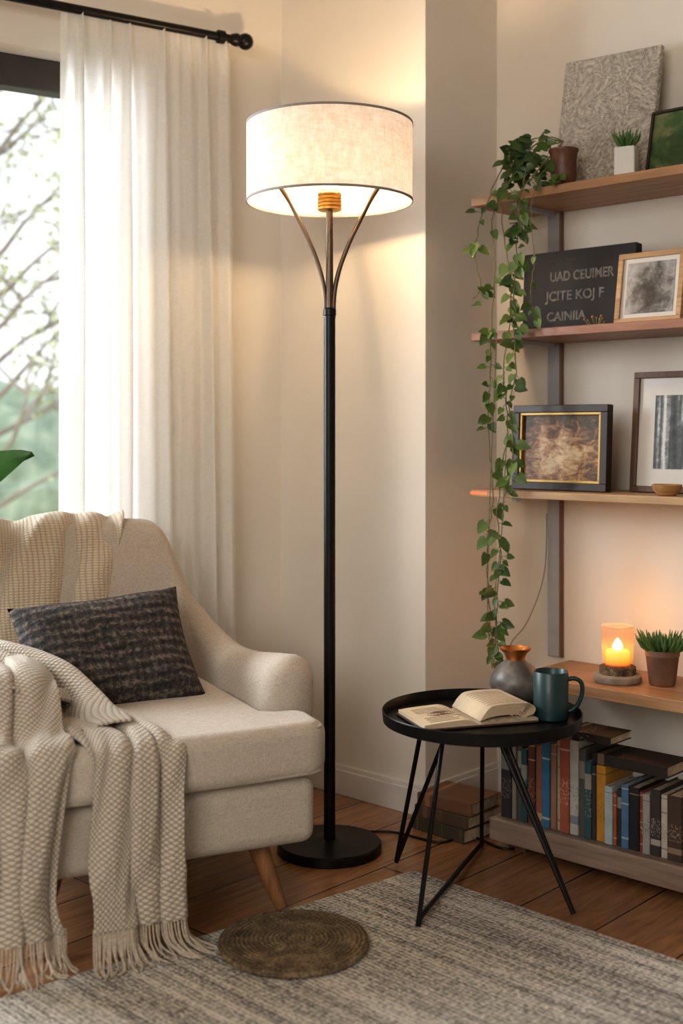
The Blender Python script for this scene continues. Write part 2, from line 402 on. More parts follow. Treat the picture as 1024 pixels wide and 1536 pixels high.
zb,zt2,R=1.632,1.826,.2085
MB().lathe([(R,zb),(R,zt2)],128).obj('lamp_shade',M_shade,lamp,angle=180)
for (z0,z1) in ((zb-.0015,zb+.004),(zt2-.004,zt2+.0015)):
    MB().lathe([(R-.0015,z0),(R+.0015,z0),(R+.0015,z1),(R-.0015,z1),(R-.0015,z0)],128).obj('shade_trim',M_shadetrim,lamp)
m,N,L,b=nm('bulb_glow'); b.inputs['Base Color'].default_value=(1,.9,.7,1); b.inputs['Emission Strength'].default_value=8
nz=noise(N,L,coords(N,L),5); L.new(ramp(N,L,nz,[(.3,(1,.74,.42)),(.7,(1,.78,.46))]),b.inputs['Emission Color'])
bulb=MB().sphere((0,0,1.698),.03,24,16,(1,1,1.2)).obj('bulb',m,lamp)
MB().tube([(x,y,.004) for x,y in crs([(.05,.12),(.16,.13),(.28,.05),(.36,.10),(.44,.0),(.52,.05)],8)],.0032,8).obj('power_cord',M_black,lamp)
ld=bpy.data.lights.new('lamp_light','POINT'); ld.energy=30; ld.color=(1,.69,.40); ld.shadow_soft_size=.035
lo=bpy.data.objects.new('lamp_light',ld); COL.objects.link(lo); lo.location=(0,0,1.685); lo.parent=lamp

# ---------------------------------------------------------------- armchair
CW=Vector((.907,.422)).normalized(); CF=Vector((CW.y,-CW.x))
C0=Vector((-.52,2.833,0)); CRZ=math.atan2(CW.y,CW.x)
chair=top('armchair','cream linen upholstered armchair with splayed oak legs','armchair',C0,(0,0,CRZ))
half=[(0,-.31,.822),(.12,-.31,.822),(.175,-.307,.810),(.207,-.300,.755),(.236,-.288,.660),(.266,-.268,.582),(.294,-.225,.532),(.312,-.14,.507),(.320,-.02,.508),(.327,.1,.523),(.332,.190,.534)]
full=[(-x,y,z) for x,y,z in reversed(half[1:])]+half
NS=6; path=crs(full,NS)
def sec(i,Tk,topz,fwd=0):
    p=Vector(path[i][:2]); a=Vector(path[max(i-1,0)][:2]); c=Vector(path[min(i+1,len(path)-1)][:2])
    t=(c-a).normalized(); out=Vector((t.y,-t.x)); p=p+t*fwd
    zt_=topz; h=Tk/2; z0=.17; flare=.12*abs(out.y)+.09*abs(out.x)
    prof=[(h*.9,z0),(h,z0+.02)]
    for k in range(1,6): prof.append((h*(1+.12*math.sin(k/5*pi)),lerp(z0+.02,zt_-h,k/5)))
    for k in range(1,10): a_=pi*k/10; prof.append((h*math.cos(a_),zt_-h+h*math.sin(a_)))
    for k in range(5,0,-1): prof.append((-h*(1+.10*math.sin(k/5*pi)),lerp(z0+.02,zt_-h,k/5)))
    prof+=[(-h,z0+.02),(-h*.9,z0)]
    r=[]
    for o_,z in prof:
        q=p+out*(o_+flare*(z-.35)); r.append((q.x,-q.y,z))
    return r
def thick(i):
    return lerp(.085,.128,min(1,max(0,(path[i][1]+.3)/.26)))
def shell(i0,i1,name,cap0,cap1):
    rings=[]
    if cap0:
        for k in range(8,0,-1):
            a=k/8*pi/2; T=thick(i0); Rr=.055; rings.append(sec(i0,max(T*math.cos(a),.004),path[i0][2]-Rr*(1-math.cos(a)),-Rr*math.sin(a)))
    for i in range(i0,i1+1): rings.append(sec(i,thick(i),path[i][2]))
    if cap1:
        for k in range(1,9):
            a=k/8*pi/2; T=thick(i1); Rr=.055; rings.append(sec(i1,max(T*math.cos(a),.004),path[i1][2]-Rr*(1-math.cos(a)),Rr*math.sin(a)))
    n=len(rings[0]); v=[p for r in rings for p in r]; f=[]
    for i in range(len(rings)-1):
        for k in range(n): f.append((i*n+k,i*n+(k+1)%n,(i+1)*n+(k+1)%n,(i+1)*n+k))
    f.append(tuple(range(n))); f.append(tuple(range((len(rings)-1)*n,len(rings)*n)))
    return MB().add(v,f).obj(name,M_uph,chair,angle=60)
n9=len(half)-1
iL=4*NS; iR=(2*n9-4)*NS
shell(0,iL,'armrest',True,False); shell(iR,len(path)-1,'armrest',False,True); shell(iL,iR,'backrest',False,False)
pts=[(.0,-.27),(.262,-.27),(.266,.245),(.290,.262),(.34,.266),(.355,.30),(.352,.39),(.325,.425),(.15,.434),(0,.436)]
pts=pts+[(-x,y) for x,y in reversed(pts)]
pts=[(x,-y) for x,y in pts]
pp=[]
for p in pts:
    if not pp or (abs(p[0]-pp[-1][0])+abs(p[1]-pp[-1][1]))>1e-4: pp.append(p)
if abs(pp[0][0]-pp[-1][0])+abs(pp[0][1]-pp[-1][1])<1e-4: pp.pop()
cush=MB().prism(pp,.308,.426).obj('seat_cushion',M_uph,chair,bevel=.042,seg=8,angle=50)
def inset(p,k): return (p[0]*(1-k/abs(p[0])) if abs(p[0])>k else p[0], p[1]+(k if p[1]<0 else -k))
OUT=[(.30,-.262),(.34,-.266),(.355,-.30),(.352,-.39),(.325,-.425),(.15,-.434),(0,-.436),(-.15,-.434),(-.325,-.425),(-.352,-.39),(-.355,-.30),(-.34,-.266),(-.30,-.262)]
for zz_,rr_ in ((.319,.0042),(.414,.0034)):
    MB().tube(crs([(*inset(p,.012),zz_) for p in OUT],4),rr_,8).obj('piping',M_uph,chair)
MB().box(-.328,.328,-.405,.27,.160,.307).obj('seat_base',M_uph,chair,bevel=.030,seg=6)
for (tx,ty,fx,fy) in ((.215,.30,.268,.345),(-.215,.30,-.268,.345),(.22,-.25,.25,-.30),(-.22,-.25,-.25,-.30)):
    MB().tube([(tx,-ty,.18),(lerp(tx,fx,.5),-lerp(ty,fy,.5),.09),(fx,-fy,.010)],[.026,.020,.0135],18).obj('leg',M_leg,chair)

# ---- pillow
pil=MB(); nu=nv=28; vs=[];fs=[]
PW,PH,PT=.210,.155,.065
for side in (1,-1):
    base=len(vs)
    for j in range(nv+1):
        for i in range(nu+1):
            a=-1+2*i/nu; c=-1+2*j/nv
            k=max(0,(1-a**4)*(1-c**4)); z=c*PH*(1-.07*(1-a*a))
            x=a*PW*(1-.07*(1-c*c))
            y=side*(PT*k**.6+.004+.006*math.sin(a*7+c*5)*k)
            vs.append((x,-y,z))
    for j in range(nv):
        for i in range(nu):
            q=base+j*(nu+1)+i; fs.append((q,q+1,q+nu+2,q+nu+1))
pil.add(vs,fs); po=pil.obj('throw_pillow',M_pillow,angle=180)
bm=bmesh.new(); bm.from_mesh(po.data); bmesh.ops.remove_doubles(bm,verts=bm.verts,dist=.0085); bmesh.ops.recalc_face_normals(bm,faces=bm.faces); bm.to_mesh(po.data); bm.free()
meta(po,'charcoal woven rectangular cushion leaning on armchair back','cushion')
def CH(lx,ly,z): return Vector((C0.x+CW.x*lx+CF.x*ly, C0.y+CW.y*lx+CF.y*ly, z))
po.matrix_world=Matrix.Translation(CH(-.022,-.040,.522))@Matrix.Rotation(CRZ-.02,4,'Z')@Matrix.Rotation(math.radians(-36),4,'X')@Matrix.Rotation(math.radians(-5),4,'Y')

# ---- throws
def ribbon(P,nseg,nu,folds,seed):
    rnd=random.Random(seed); ph0=rnd.random()*6
    S_=crs(P,nseg); vs=[];fs=[];uv=[]; L_=0
    for j,s in enumerate(S_):
        p=Vector(s[:3]); a=Vector(S_[max(j-1,0)][:3]); c=Vector(S_[min(j+1,len(S_)-1)][:3]); t=(c-a).normalized()
        if j: L_+=(p-Vector(S_[j-1][:3])).length
        w=s[3]; amp=s[4]
        nrm=Vector((1,0,0)).cross(t)*-1
        if nrm.length<.05: nrm=Vector((0,0,1))
        nrm.normalize()
        for i in range(nu+1):
            u=i/nu; x=(u-.5)*w
            ph=2*pi*(u*folds+.30*math.sin(u*5+ph0)+.20*math.sin(j*.10+u*5))+.9*math.sin(j*.05+ph0)+ph0
            n=amp*(.5+.5*math.sin(ph))+amp*.40*math.sin(ph*.53+j*.09+1)+.003*math.sin(u*31+j*.3)
            q=p+Vector((1,0,0))*(x+amp*.35*math.cos(ph)+.006*math.sin(j*.12+seed)*(u-.5)*2)+nrm*max(n,0)
            vs.append((q.x,-q.y,q.z)); uv.append((u*max(w,.2)*1.2,L_))
    for j in range(len(S_)-1):
        for i in range(nu):
            a=j*(nu+1)+i; fs.append((a,a+1,a+nu+2,a+nu+1))
    last=[Vector(v) for v in vs[-(nu+1):]]
    return MB().add(vs,fs),uv,last
thb=top('back_throw','cream ribbed throw draped over armchair backrest','throw blanket',C0,(0,0,CRZ))
P=[(-.13,-.422,.50,.45,.006),(-.13,-.432,.66,.45,.006),(-.13,-.426,.78,.45,.008),(-.13,-.400,.830,.46,.012),(-.13,-.362,.840,.46,.016),(-.135,-.318,.805,.45,.022),(-.145,-.293,.72,.43,.028),(-.17,-.273,.60,.39,.030),(-.20,-.245,.50,.33,.024),(-.215,-.20,.45,.28,.015)]
mb,uv,last=ribbon(P,8,120,3.2,3); mb.obj('blanket',M_throw2,thb,uv=uv,solid=.005,angle=180)
thk=top('knit_throw','beige knitted fringed throw draped over chair arm and seat','throw blanket',C0,(0,0,CRZ))
P1=[(-.36,-.20,.530,.20,.008),(-.350,-.05,.540,.22,.012),(-.338,.10,.556,.24,.018),(-.330,.20,.558,.25,.022),(-.328,.262,.543,.25,.022),(-.325,.315,.492,.24,.018),(-.325,.36,.453,.235,.014),(-.325,.41,.446,.230,.014),(-.326,.446,.425,.225,.016),(-.327,.460,.36,.215,.020),(-.328,.462,.24,.205,.026),(-.328,.464,.14,.205,.030),(-.328,.472,.078,.215,.030)]
P2=[(-.185,.00,.435,.18,.008),(-.17,.08,.438,.20,.012),(-.135,.20,.442,.21,.017),(-.105,.33,.443,.195,.018),(-.086,.405,.437,.182,.018),(-.080,.448,.41,.172,.018),(-.080,.460,.33,.170,.020),(-.084,.463,.21,.180,.025),(-.086,.467,.14,.190,.028),(-.083,.478,.078,.20,.029)]
P3=[(-.39,-.16,.53,.06,.01),(-.36,-.02,.58,.20,.014),(-.29,.10,.555,.27,.024),(-.24,.19,.498,.30,.030),(-.21,.27,.464,.28,.025),(-.18,.345,.452,.20,.012)]
P4=[(-.16,-.02,.435,.05,.008),(-.19,.06,.452,.16,.018),(-.22,.14,.48,.18,.026),(-.26,.22,.512,.16,.022),(-.29,.28,.528,.10,.012)]
for P,fd,sd,fr in ((P1,2.4,5,1),(P2,2.4,9,1),(P3,1.9,21,0),(P4,1.3,31,0)):
    mb,uv,last=ribbon(P,9,130,fd,sd); mb.obj('blanket',M_throw,thk,uv=uv,solid=.005,angle=180)
    if fr:
        fmb=MB(); rnd=random.Random(sd)
        for i in range(0,131,2):
            p=last[i]; dy=rnd.uniform(.012,.045); dx=rnd.uniform(-.014,.014)+(.040 if P is P2 else .005)*(i/130)**2
            r=rnd.uniform(.0016,.0025)
            fmb.tube(crs([p+Vector((0,0,.01)),p+Vector((dx*.15,-.003,-.03)),Vector((p.x+dx*.5,p.y-dy*.4,.026+rnd.uniform(0,.006))),Vector((p.x+dx,p.y-dy,.0165+rnd.uniform(0,.003))),Vector((p.x+dx*1.5+rnd.uniform(-.012,.012),p.y-dy-rnd.uniform(.006,.02),.0150))],3),r,6)
        fmb.obj('fringe',M_fringe,thk)

# ---------------------------------------------------------------- rug, mat
R0=Vector((.171,2.855)); mb=MB(); c=[R0,R0+e1*2.6,R0+e1*2.6+e2*2.7,R0+e2*2.7]
rug=mb.prism(c,0.0005,.012).obj('rug',M_rug,smooth=False,bevel=.004); meta(rug,'grey striped woven wool rug on wooden floor','rug')
m,N,L,b=nm('seagrass'); M_sea=m
vv=coords(N,L,'Object'); sx=N.new('ShaderNodeSeparateXYZ'); L.new(vv,sx.inputs[0])
rad=math_(N,L,'SQRT',math_(N,L,'ADD',math_(N,L,'MULTIPLY',sx.outputs[0],sx.outputs[0]),math_(N,L,'MULTIPLY',sx.outputs[1],sx.outputs[1])))
a=noise(N,L,vv,13,5,.7,1.5); c_=noise(N,L,vv,190,3,.6)
rg=math_(N,L,'ABSOLUTE',math_(N,L,'SINE',math_(N,L,'ADD',math_(N,L,'MULTIPLY',rad,330),math_(N,L,'MULTIPLY',a,3))))
hh=math_(N,L,'ADD',math_(N,L,'MULTIPLY',a,.65),math_(N,L,'ADD',math_(N,L,'MULTIPLY',c_,.55),math_(N,L,'MULTIPLY',rg,.13)))
L.new(ramp(N,L,hh,[(.54,(.05,.034,.02)),(.70,(.155,.11,.062)),(.88,(.36,.275,.165))]),b.inputs['Base Color'])
b.inputs['Roughness'].default_value=.9; bump(N,L,b,hh,.9,.004)
mat_c=PX(440,1430,2.43)
prof=[(0,.0),(.149,.0),(.153,.004),(.153,.010),(.150,.014)]
for i in range(72):
    r=.149*(1-i/72); prof.append((max(r,.0),.0145+.0014*abs(math.sin(i*pi/4))))
prof.append((0,.0145))
mm=MB().lathe(prof,96)
mm.v=[(x*(1+.012*math.sin(3*math.atan2(y,x))),y,z) for x,y,z in mm.v]
o_=mm.obj('round_mat',M_sea,loc=(mat_c.x,mat_c.y,.0125)); meta(o_,'round brown braided seagrass mat on grey rug','mat')

# ---------------------------------------------------------------- side table
TX,TY=.323,2.77
tab=top('side_table','round black metal tray side table with splayed rod legs','side table',(TX,TY,0))
MB().lathe([(0,.382),(.218,.382),(.227,.386),(.2295,.411),(.228,.413),(.2262,.411),(.223,.390),(0,.390)],96).obj('tray_top',M_black,tab)
def fl(px,py): D=F*H/(py-HZ); return Vector(((px-512)/F*D-TX,D-TY,.006))
fA,fB,fC,fD=fl(594,1297),fl(627,1398),fl(860,1375),fl(722,1272)
fB.z=.018
def rodleg(p,r=.0055): MB().tube(crs(p,5),r,8).obj('leg',M_black,tab)
def tp(x,y): return Vector((x,y,.384))
def vleg(a,ft,c):
    d1=(a-ft).normalized(); d2=(c-ft).normalized(); rodleg([a,ft+d1*.04,ft+d1*.008,ft+d2*.008,ft+d2*.04,c])
vleg(tp(-.13,.05),fA,tp(-.065,.03))
dB=(tp(-.09,-.05)-fB).normalized(); dBD=(fD-fB).normalized(); dD=(tp(.012,.08)-fD).normalized()
rodleg([tp(-.09,-.05),fB+dB*.03,fB+dB*.006,fB+dBD*.012+Vector((0,0,.004)),fB+dBD*.05+Vector((0,0,.008)),fD-dBD*.04+Vector((0,0,.006)),fD-dBD*.004,fD+dD*.02,fD+dD*.08,tp(.012,.08)])
vleg(tp(.022,-.05),fC,tp(.038,-.03))
TZ=.391
ob=top('open_book','open old book with curled yellowed pages on side table','book',(.287,2.772,TZ+.001),(0,0,math.radians(18)))
def pageblk(sgn,th,curl):
    mb=MB(); n=28; vs=[];fs=[]; hw=.082
    tops=[]
    for i in range(n+1):
        u=i/n; x=sgn*.135*u
        z=th*(math.sin(min(1,u*3.2)*pi/2))*(1-.45*u**2) + .004
        if curl:
            z=.006+th*math.sin(min(1,u*2.5)*pi/2)*(1-.15*u)
        tops.append((x,z))
    if curl:
        cx,cz=tops[-1]; rr=cz*.5
        for k in range(1,9):
            a=pi/2-k*pi/8; tops.append((cx+rr*math.cos(a)*1.5,cz-rr+rr*math.sin(a)))
    for x,z in tops:
        for y in (-hw,hw): vs.append((x,y,z))
    m=len(tops)
    for x,z in tops:
        for y in (-hw,hw): vs.append((x,y,.003))
    for i in range(m-1):
        fs.append((2*i,2*i+1,2*i+3,2*i+2)); fs.append((2*m+2*i,2*m+2*i+2,2*m+2*i+3,2*m+2*i+1))
        fs.append((2*i,2*i+2,2*m+2*i+2,2*m+2*i)); fs.append((2*i+1,2*m+2*i+1,2*m+2*i+3,2*i+3))
    fs.append((2*m-2,2*m-1,4*m-1,4*m-2)); fs.append((0,2*m,2*m+1,1))
    return mb.add(vs,fs)
pageblk(-1,.014,False).obj('pages',M_paper,ob,angle=50); pageblk(1,.007,True).obj('pages',M_pages,ob,angle=50)
MB().box(-.14,.142,-.087,.087,0,.0035).obj('cover',simple('book_cover',(.10,.055,.035),.6,scale=30),ob,smooth=False,bevel=.001)
leafpaths=[]
for k in range(9):
    q=k*.0026; e=(8-k)*.004
    # pages arch from the spine and roll back under themselves at the outer edge
    tail=[(.112-e*1.1,0,.012+q*.35),(.106-e*1.1,0,.016+q*.5),(.112-e*1.1,0,.020+q*.62)] if k%3==2 else [(.110-e*1.1,0,.009+q*.5)]
    lf=MB(); pts_=crs([(0.0,0,.010),(.025,0,.018+q),(.060,0,.021+q*1.1),(.095-e*.2,0,.019+q*1.2),(.122-e*.6,0,.018+q*1.15),(.137-e*.9,0,.013+q*.9),(.133-e*1.1,0,.008+q*.55),(.120-e*1.1,0,.0075+q*.4)]+tail,4); vs=[];fs=[]
    leafpaths.append(pts_)
    for p in pts_:
        vs+=[(p[0],-.080,p[2]),(p[0],.080,p[2])]
    for i in range(len(pts_)-1): fs.append((2*i,2*i+1,2*i+3,2*i+2))
    lf.add(vs,fs).obj('loose_leaf',M_paper,ob,angle=180,solid=.0007)
dm=MB(); rnd=random.Random(4); M_ink=simple('ink',(.30,.20,.13),.8)
def zl(x): u=-x/.135; return .014*(math.sin(min(1,u*3.2)*pi/2))*(1-.45*u**2)+.0045
for k in range(11):
    y0=-.066+.012*k
    if k in (4,5,6): continue
    n=rnd.randint(14,20)
    dm.tube([(-.115+i*.0050,y0+.0012*math.sin(i*2.1+k*2),zl(-.115+i*.005)) for i in range(n)],.0005,4)
ps=[]
for i in range(60):
    a=i*.5; x=-.062+.0008*i*math.cos(a)*.8; ps.append((x,-.004+.0004*i*math.sin(a)*.8,zl(x)))
dm.tube(ps,.0005,4); dm.obj('ink_sketch',M_ink,ob)
tl=leafpaths[-1]; dm=MB()
for k in range(9):
    y0=-.06+.014*k
    dm.tube([(p[0],y0+.001*math.sin(i*2.3+k),p[2]+.0009) for i,p in enumerate(tl[4:15])],.0005,4)
dm.obj('printed_lines',M_ink,ob)
vase=top('vase','dark mottled pewter bulbous vase with copper rim on side table','vase',(.425,2.935,TZ))
MB().lathe([(0,0),(.034,0),(.040,.004),(.056,.024),(.0625,.045),(.060,.065),(.046,.088),(.027,.102),(.022,.108),(.019,.108),(.019,.09),(0,.09)],64).obj('vase_body',simple('pewter',(.26,.245,.23),.45,.4,c2=(.09,.08,.075),scale=22,bmp=.3,bscale=50),vase)
MB().lathe([(.0225,.100),(.0235,.110),(.028,.122),(.037,.130),(.0385,.134),(.036,.135),(.024,.122),(.019,.108)],64).obj('vase_rim',simple('copper',(.85,.38,.12),.3,.9,c2=(.62,.25,.08),scale=20),vase)
M_teal=simple('teal_glaze',(.018,.052,.054),.42,c2=(.011,.036,.038),scale=20,coat=.1)
mug=top('mug','dark teal ceramic mug on side table','mug',(.484,2.775,TZ),(0,0,math.radians(-10)))
MB().lathe([(0,0),(.037,0),(.040,.003),(.0405,.108),(.039,.110),(.0375,.108),(.037,.008),(0,.008)],64).obj('mug_body',M_teal,mug)
MB().tube(crs([(.038,0,.092),(.055,0,.094),(.069,0,.085),(.071,0,.062),(.062,0,.036),(.049,0,.022),(.037,0,.018)],5),.0052,10).obj('handle',M_teal,mug)

# ---------------------------------------------------------------- shelves
def shelf(name,r0,r1,d1,z0,z1,mat,label,cat='shelf'):
    o=top(name,label,cat,S(r0,0,z0),(0,0,RZ))
    MB().box(0,r1-r0,-d1,-.002,0,z1-z0).obj('board',mat,o,smooth=False,bevel=.002)
    return o
SZ=[(1.672,1.695,M_oak),(1.303,1.326,M_walnut),(.877,.897,M_lightoak)]
rL=.088
ru=r_at(829,.02)
for i,(a,c,mt) in enumerate(SZ):
    o=shelf('wall_shelf',rL,2.4,.245,a,c,mt,['oak wall shelf holding trailing plant and textured panel','walnut wall shelf holding letter board and photo frame','thin light oak wall shelf holding framed pictures'][i])
    for rr in (ru,ru+1.1):
        MB().box(rr-rL-.008,rr-rL+.008,-.21,-.022,-.012,0).obj('bracket',M_steel,o,smooth=False,bevel=.001)
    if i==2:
        MB().box(-.0015,.055,-.2465,-.243,.006,.0135).obj('end_glow',simple('orange_glow',(.9,.20,.05),.35,emit=(1,.16,.02),es=.35),o,smooth=False)  # orange glow on the shelf edge, painted as a faintly emissive strip
for rr in (ru,ru+1.1):
    up=top('shelf_upright','grey steel shelf rail with brown wood strip on wall','shelf rail',S(rr,0,.42),(0,0,RZ),'shelf rails')
    for (z0,z1) in ((0,SZ[2][0]-.42),(SZ[2][1]-.42,SZ[1][0]-.42),(SZ[1][1]-.42,SZ[0][0]-.42)):
        MB().box(-.022,.016,-.014,-.001,z0,z1).obj('rail',M_steel,up,smooth=False,bevel=.002)
        MB().box(.017,.024,-.014,-.001,z0,z1).obj('wood_strip',M_strip,up,smooth=False)
shelf('low_worktop',.25,2.4,.27,.385,.415,M_oak,'oak worktop with candle and potted succulent','worktop')
bs=top('book_plinth','low grey-brown wooden plinth shelf holding books','low shelf',S(.275,0,0),(0,0,RZ))
MB().box(0,2.1,-.42,-.02,.022,.078).obj('plinth_board',M_greywood,bs,smooth=False,bevel=.003)
for x in (.04,1.0,2.0): MB().box(x,x+.05,-.39,-.04,0,.022).obj('foot',M_darkwood,bs,smooth=False)

# ---------------------------------------------------------------- books
def bookmat(i,c,c2,hgt):
    m,N,L,b=nm('book_cloth'); rnd=random.Random(i*7+1)
    v=coords(N,L,'Object'); sep=N.new('ShaderNodeSeparateXYZ'); L.new(v,sep.inputs[0])
    z=math_(N,L,'DIVIDE',sep.outputs[2],hgt)
    o1=(0,0,0); hi=(.6,.6,.6); kind=rnd.randint(0,3)
    a=.06+.10*rnd.random(); bq=.55+.25*rnd.random()
    if kind==0: st_=[(0,o1),(a,hi),(a+.025,o1),(bq,hi),(bq+.02,o1),(.93,hi),(.95,o1),(1,o1)]
    elif kind==1: st_=[(0,o1),(bq-.12,hi),(bq+.08,o1),(1,o1)]
    elif kind==2: st_=[(0,o1),(a,hi),(a+.09,o1),(1,o1)]
    else: st_=[(0,o1),(.88,hi),(.90,o1),(1,o1)]
    r=ramp(N,L,z,st_,'CONSTANT')
    zone=ramp(N,L,z,[(0,o1),(.25+.1*rnd.random(),(1,1,1)),(.5+.12*rnd.random(),o1),(1,o1)],'CONSTANT')
    sc=coords(N,L,'Object',scale=(1,1,.6)); tx=noise(N,L,sc,rnd.choice((200,280,380)),1,.4)
    k=rnd.choice((.0,.35,.5))
    marks=mixc(N,L,1.0,ramp(N,L,tx,[(.53,o1),(.58,(k,k,k))]),zone,'MULTIPLY')
    w=noise(N,L,v,30,5,.7); base=mixc(N,L,w,c,tuple(x*.5 for x in c))
    f=mixc(N,L,1.0,r,marks,'ADD')
    L.new(mixc(N,L,f,base,c2),b.inputs['Base Color']); b.inputs['Roughness'].default_value=.6
    return m
def book(i,t,h,dp,c,c2,loc,rot,label,group,name='book'):
    mb=MB().box(-t/2,-t/2+.002,-dp/2,dp/2,0,h).box(t/2-.002,t/2,-dp/2,dp/2,0,h).box(-t/2+.002,t/2-.002,-dp/2,-dp/2+.003,0,h)
    o=mb.obj(name,bookmat(i,c,c2,h),smooth=False,bevel=.0006,seg=1); o.location=loc; o.rotation_euler=rot; meta(o,label,'book',group)
    MB().box(-t/2+.002,t/2-.002,-dp/2+.003,dp/2-.004,.003,h-.003).obj('pages',M_pages,o,smooth=False)
    return o
BL=[(751,766,1113,(.04,.04,.045),(.34,.33,.30),'black'),(766,773,1106,(.30,.27,.23),(.1,.1,.1),'taupe'),(773,781,1104,(.11,.10,.10),(.4,.38,.33),'dark grey'),(781,790,1124,(.03,.10,.11),(.4,.38,.33),'dark teal'),(790,801,1112,(.16,.05,.035),(.5,.35,.2),'dark maroon'),
(801,812,1121,(.36,.15,.09),(.6,.45,.3),'russet'),(812,824,1104,(.06,.22,.38),(.6,.6,.55),'blue'),(824,833,1118,(.42,.23,.16),(.6,.45,.3),'brown'),(833,839,1113,(.58,.50,.38),(.3,.1,.06),'tan'),
(839,853,1110,(.50,.15,.09),(.7,.6,.45),'faded red'),(853,866,1112,(.62,.61,.56),(.08,.12,.2),'pale cream'),(866,876,1125,(.14,.13,.12),(.4,.35,.3),'charcoal'),(876,886,1142,(.05,.14,.15),(.5,.45,.4),'deep teal'),
(886,892,1150,(.07,.06,.06),(.4,.35,.25),'dark'),(892,906,1150,(.66,.34,.05),(.15,.1,.05),'mustard yellow'),(906,918,1180,(.52,.61,.66),(.1,.15,.2),'pale blue'),(918,923,1190,(.50,.16,.06),(.7,.6,.4),'burnt orange'),(923,931,1186,(.05,.05,.06),(.4,.4,.4),'black'),(931,942,1178,(.12,.25,.42),(.6,.6,.55),'slate blue'),
(942,957,1182,(.03,.03,.035),(.35,.3,.2),'black'),(957,963,1189,(.35,.09,.07),(.6,.5,.4),'red'),(963,974,1192,(.46,.44,.40),(.1,.1,.1),'grey'),(974,989,1185,(.07,.06,.06),(.6,.55,.5),'dark'),(989,1000,1194,(.68,.62,.54),(.15,.1,.1),'off-white'),(1000,1022,1195,(.10,.065,.05),(.4,.3,.2),'dark brown'),
(1022,1042,1192,(.24,.12,.08),(.5,.4,.3),'reddish brown')]
dF=.395
for i,(a,c,yt,c1,c2,nm_) in enumerate(BL):
    r0=r_at(a,dF); r1=r_at(c,dF); rc=(r0+r1)/2; t=r1-r0-.0012
    D=S(rc,dF,0).y; h=H-(yt-HZ)/F*D-.078; dp=.15 if i<13 else .13
    book(i,t,h,dp,c1,c2,S(rc,dF-dp/2-.003*(i%3),.0785),(0,0,RZ),nm_+' cloth book standing upright on low plinth shelf','books on the low shelf')
def lying(i,pa,pb,dfr,dp,z,t,c1,c2,label,g):
    r0=r_at(pa,dfr); r1=r_at(pb,dfr); Lh=r1-r0
    M=Matrix.Rotation(RZ,4,'Z')@Matrix.Rotation(pi/2,4,'Y')
    o=book(i,t,Lh,dp,c1,c2,(0,0,0),(0,0,0),label,g); o.matrix_world=Matrix.Translation(S(r0,dfr-dp/2,z+t/2))@M
def zt_of(px,y): 
    D=S(r_at(px,dF),dF,0).y; return H-(y-HZ)/F*D
ztop1=max(zt_of(853,1110),zt_of(859,1112))+.002
lying(31,846,915,.385,.10,ztop1,.020,(.05,.035,.03),(.3,.25,.2),'dark brown book lying flat on upright books','books on the low shelf')
ztA=zt_of(898,1150)+.002
lying(33,888,1000,.385,.11,ztA,.026,(.04,.032,.03),(.3,.2,.12),'black book lying flat on upright books','books on the low shelf')
zz=.001
for i,(t,w_,c1) in enumerate([(.034,.18,(.085,.07,.042)),(.03,.175,(.12,.075,.045)),(.032,.17,(.22,.115,.06))]):
    M=Matrix.Rotation(RZ+.07*(i-1),4,'Z')@Matrix.Rotation(pi/2,4,'Y')
    o=book(40+i,t,w_,.14,c1,tuple(x*1.8 for x in c1),(0,0,0),(0,0,0),['olive brown','dark brown','reddish brown'][i]+' old hardback book stacked flat on floor','books stacked on floor')
    o.matrix_world=Matrix.Translation(S(.040+.004*i,.365,zz+t/2))@M; zz+=t+.0008

# ---------------------------------------------------------------- frames
def art_mat(name,stops,scale=(1,1,1),ns=8,dist=1.0,rough=.4):
    m,N,L,b=nm(name); v=coords(N,L,'Object',scale=scale); f=noise(N,L,v,ns,6,.65,dist)
    L.new(ramp(N,L,f,stops),b.inputs['Base Color']); b.inputs['Roughness'].default_value=rough; return m
def geom(pa,pb,yt,zb,d):
    r0=r_at(pa,d); r1=r_at(pb,d); D=S((r0+r1)/2,d,0).y; return (r0+r1)/2, r1-r0, H-(yt-HZ)/F*D-zb
def frame(name,pa,pb,yt,zb,d,bw,dep,mf,mp_,tilt,label,mount=0,mm=None,inner=None,yaw=0):
    rc,w,h=geom(pa,pb,yt,zb,d)
    o=top(name,label,'picture frame',S(rc,d,zb+.001),(-tilt,0,RZ+yaw))
    mb=MB().box(-w/2,w/2,-dep/2,dep/2,0,bw).box(-w/2,w/2,-dep/2,dep/2,h-bw,h).box(-w/2,-w/2+bw,-dep/2,dep/2,bw,h-bw).box(w/2-bw,w/2,-dep/2,dep/2,bw,h-bw)
    mb.obj('frame',mf,o,smooth=False,bevel=.0015)
    i0=bw
    if inner:
        k=inner; e=bw; mb=MB().box(-w/2+e,w/2-e,-dep/2+.004,0,e,e+k).box(-w/2+e,w/2-e,-dep/2+.004,0,h-e-k,h-e).box(-w/2+e,-w/2+e+k,-dep/2+.004,0,e+k,h-e-k).box(w/2-e-k,w/2-e,-dep/2+.004,0,e+k,h-e-k)
        mb.obj('gold_inset',M_gold,o,smooth=False,bevel=.001); i0=bw+k
    if mount:
        MB().box(-w/2+i0,w/2-i0,-.002,.003,i0,h-i0).obj('mount',M_mount,o,smooth=False); 
        MB().box(-w/2+i0+mount,w/2-i0-mount,-.0035,-.0015,i0+mount,h-i0-mount).obj('picture',mp_,o,smooth=False)
    else:
        MB().box(-w/2+i0,w/2-i0,-.002,.003,i0,h-i0).obj('picture',mp_,o,smooth=False)
    return o
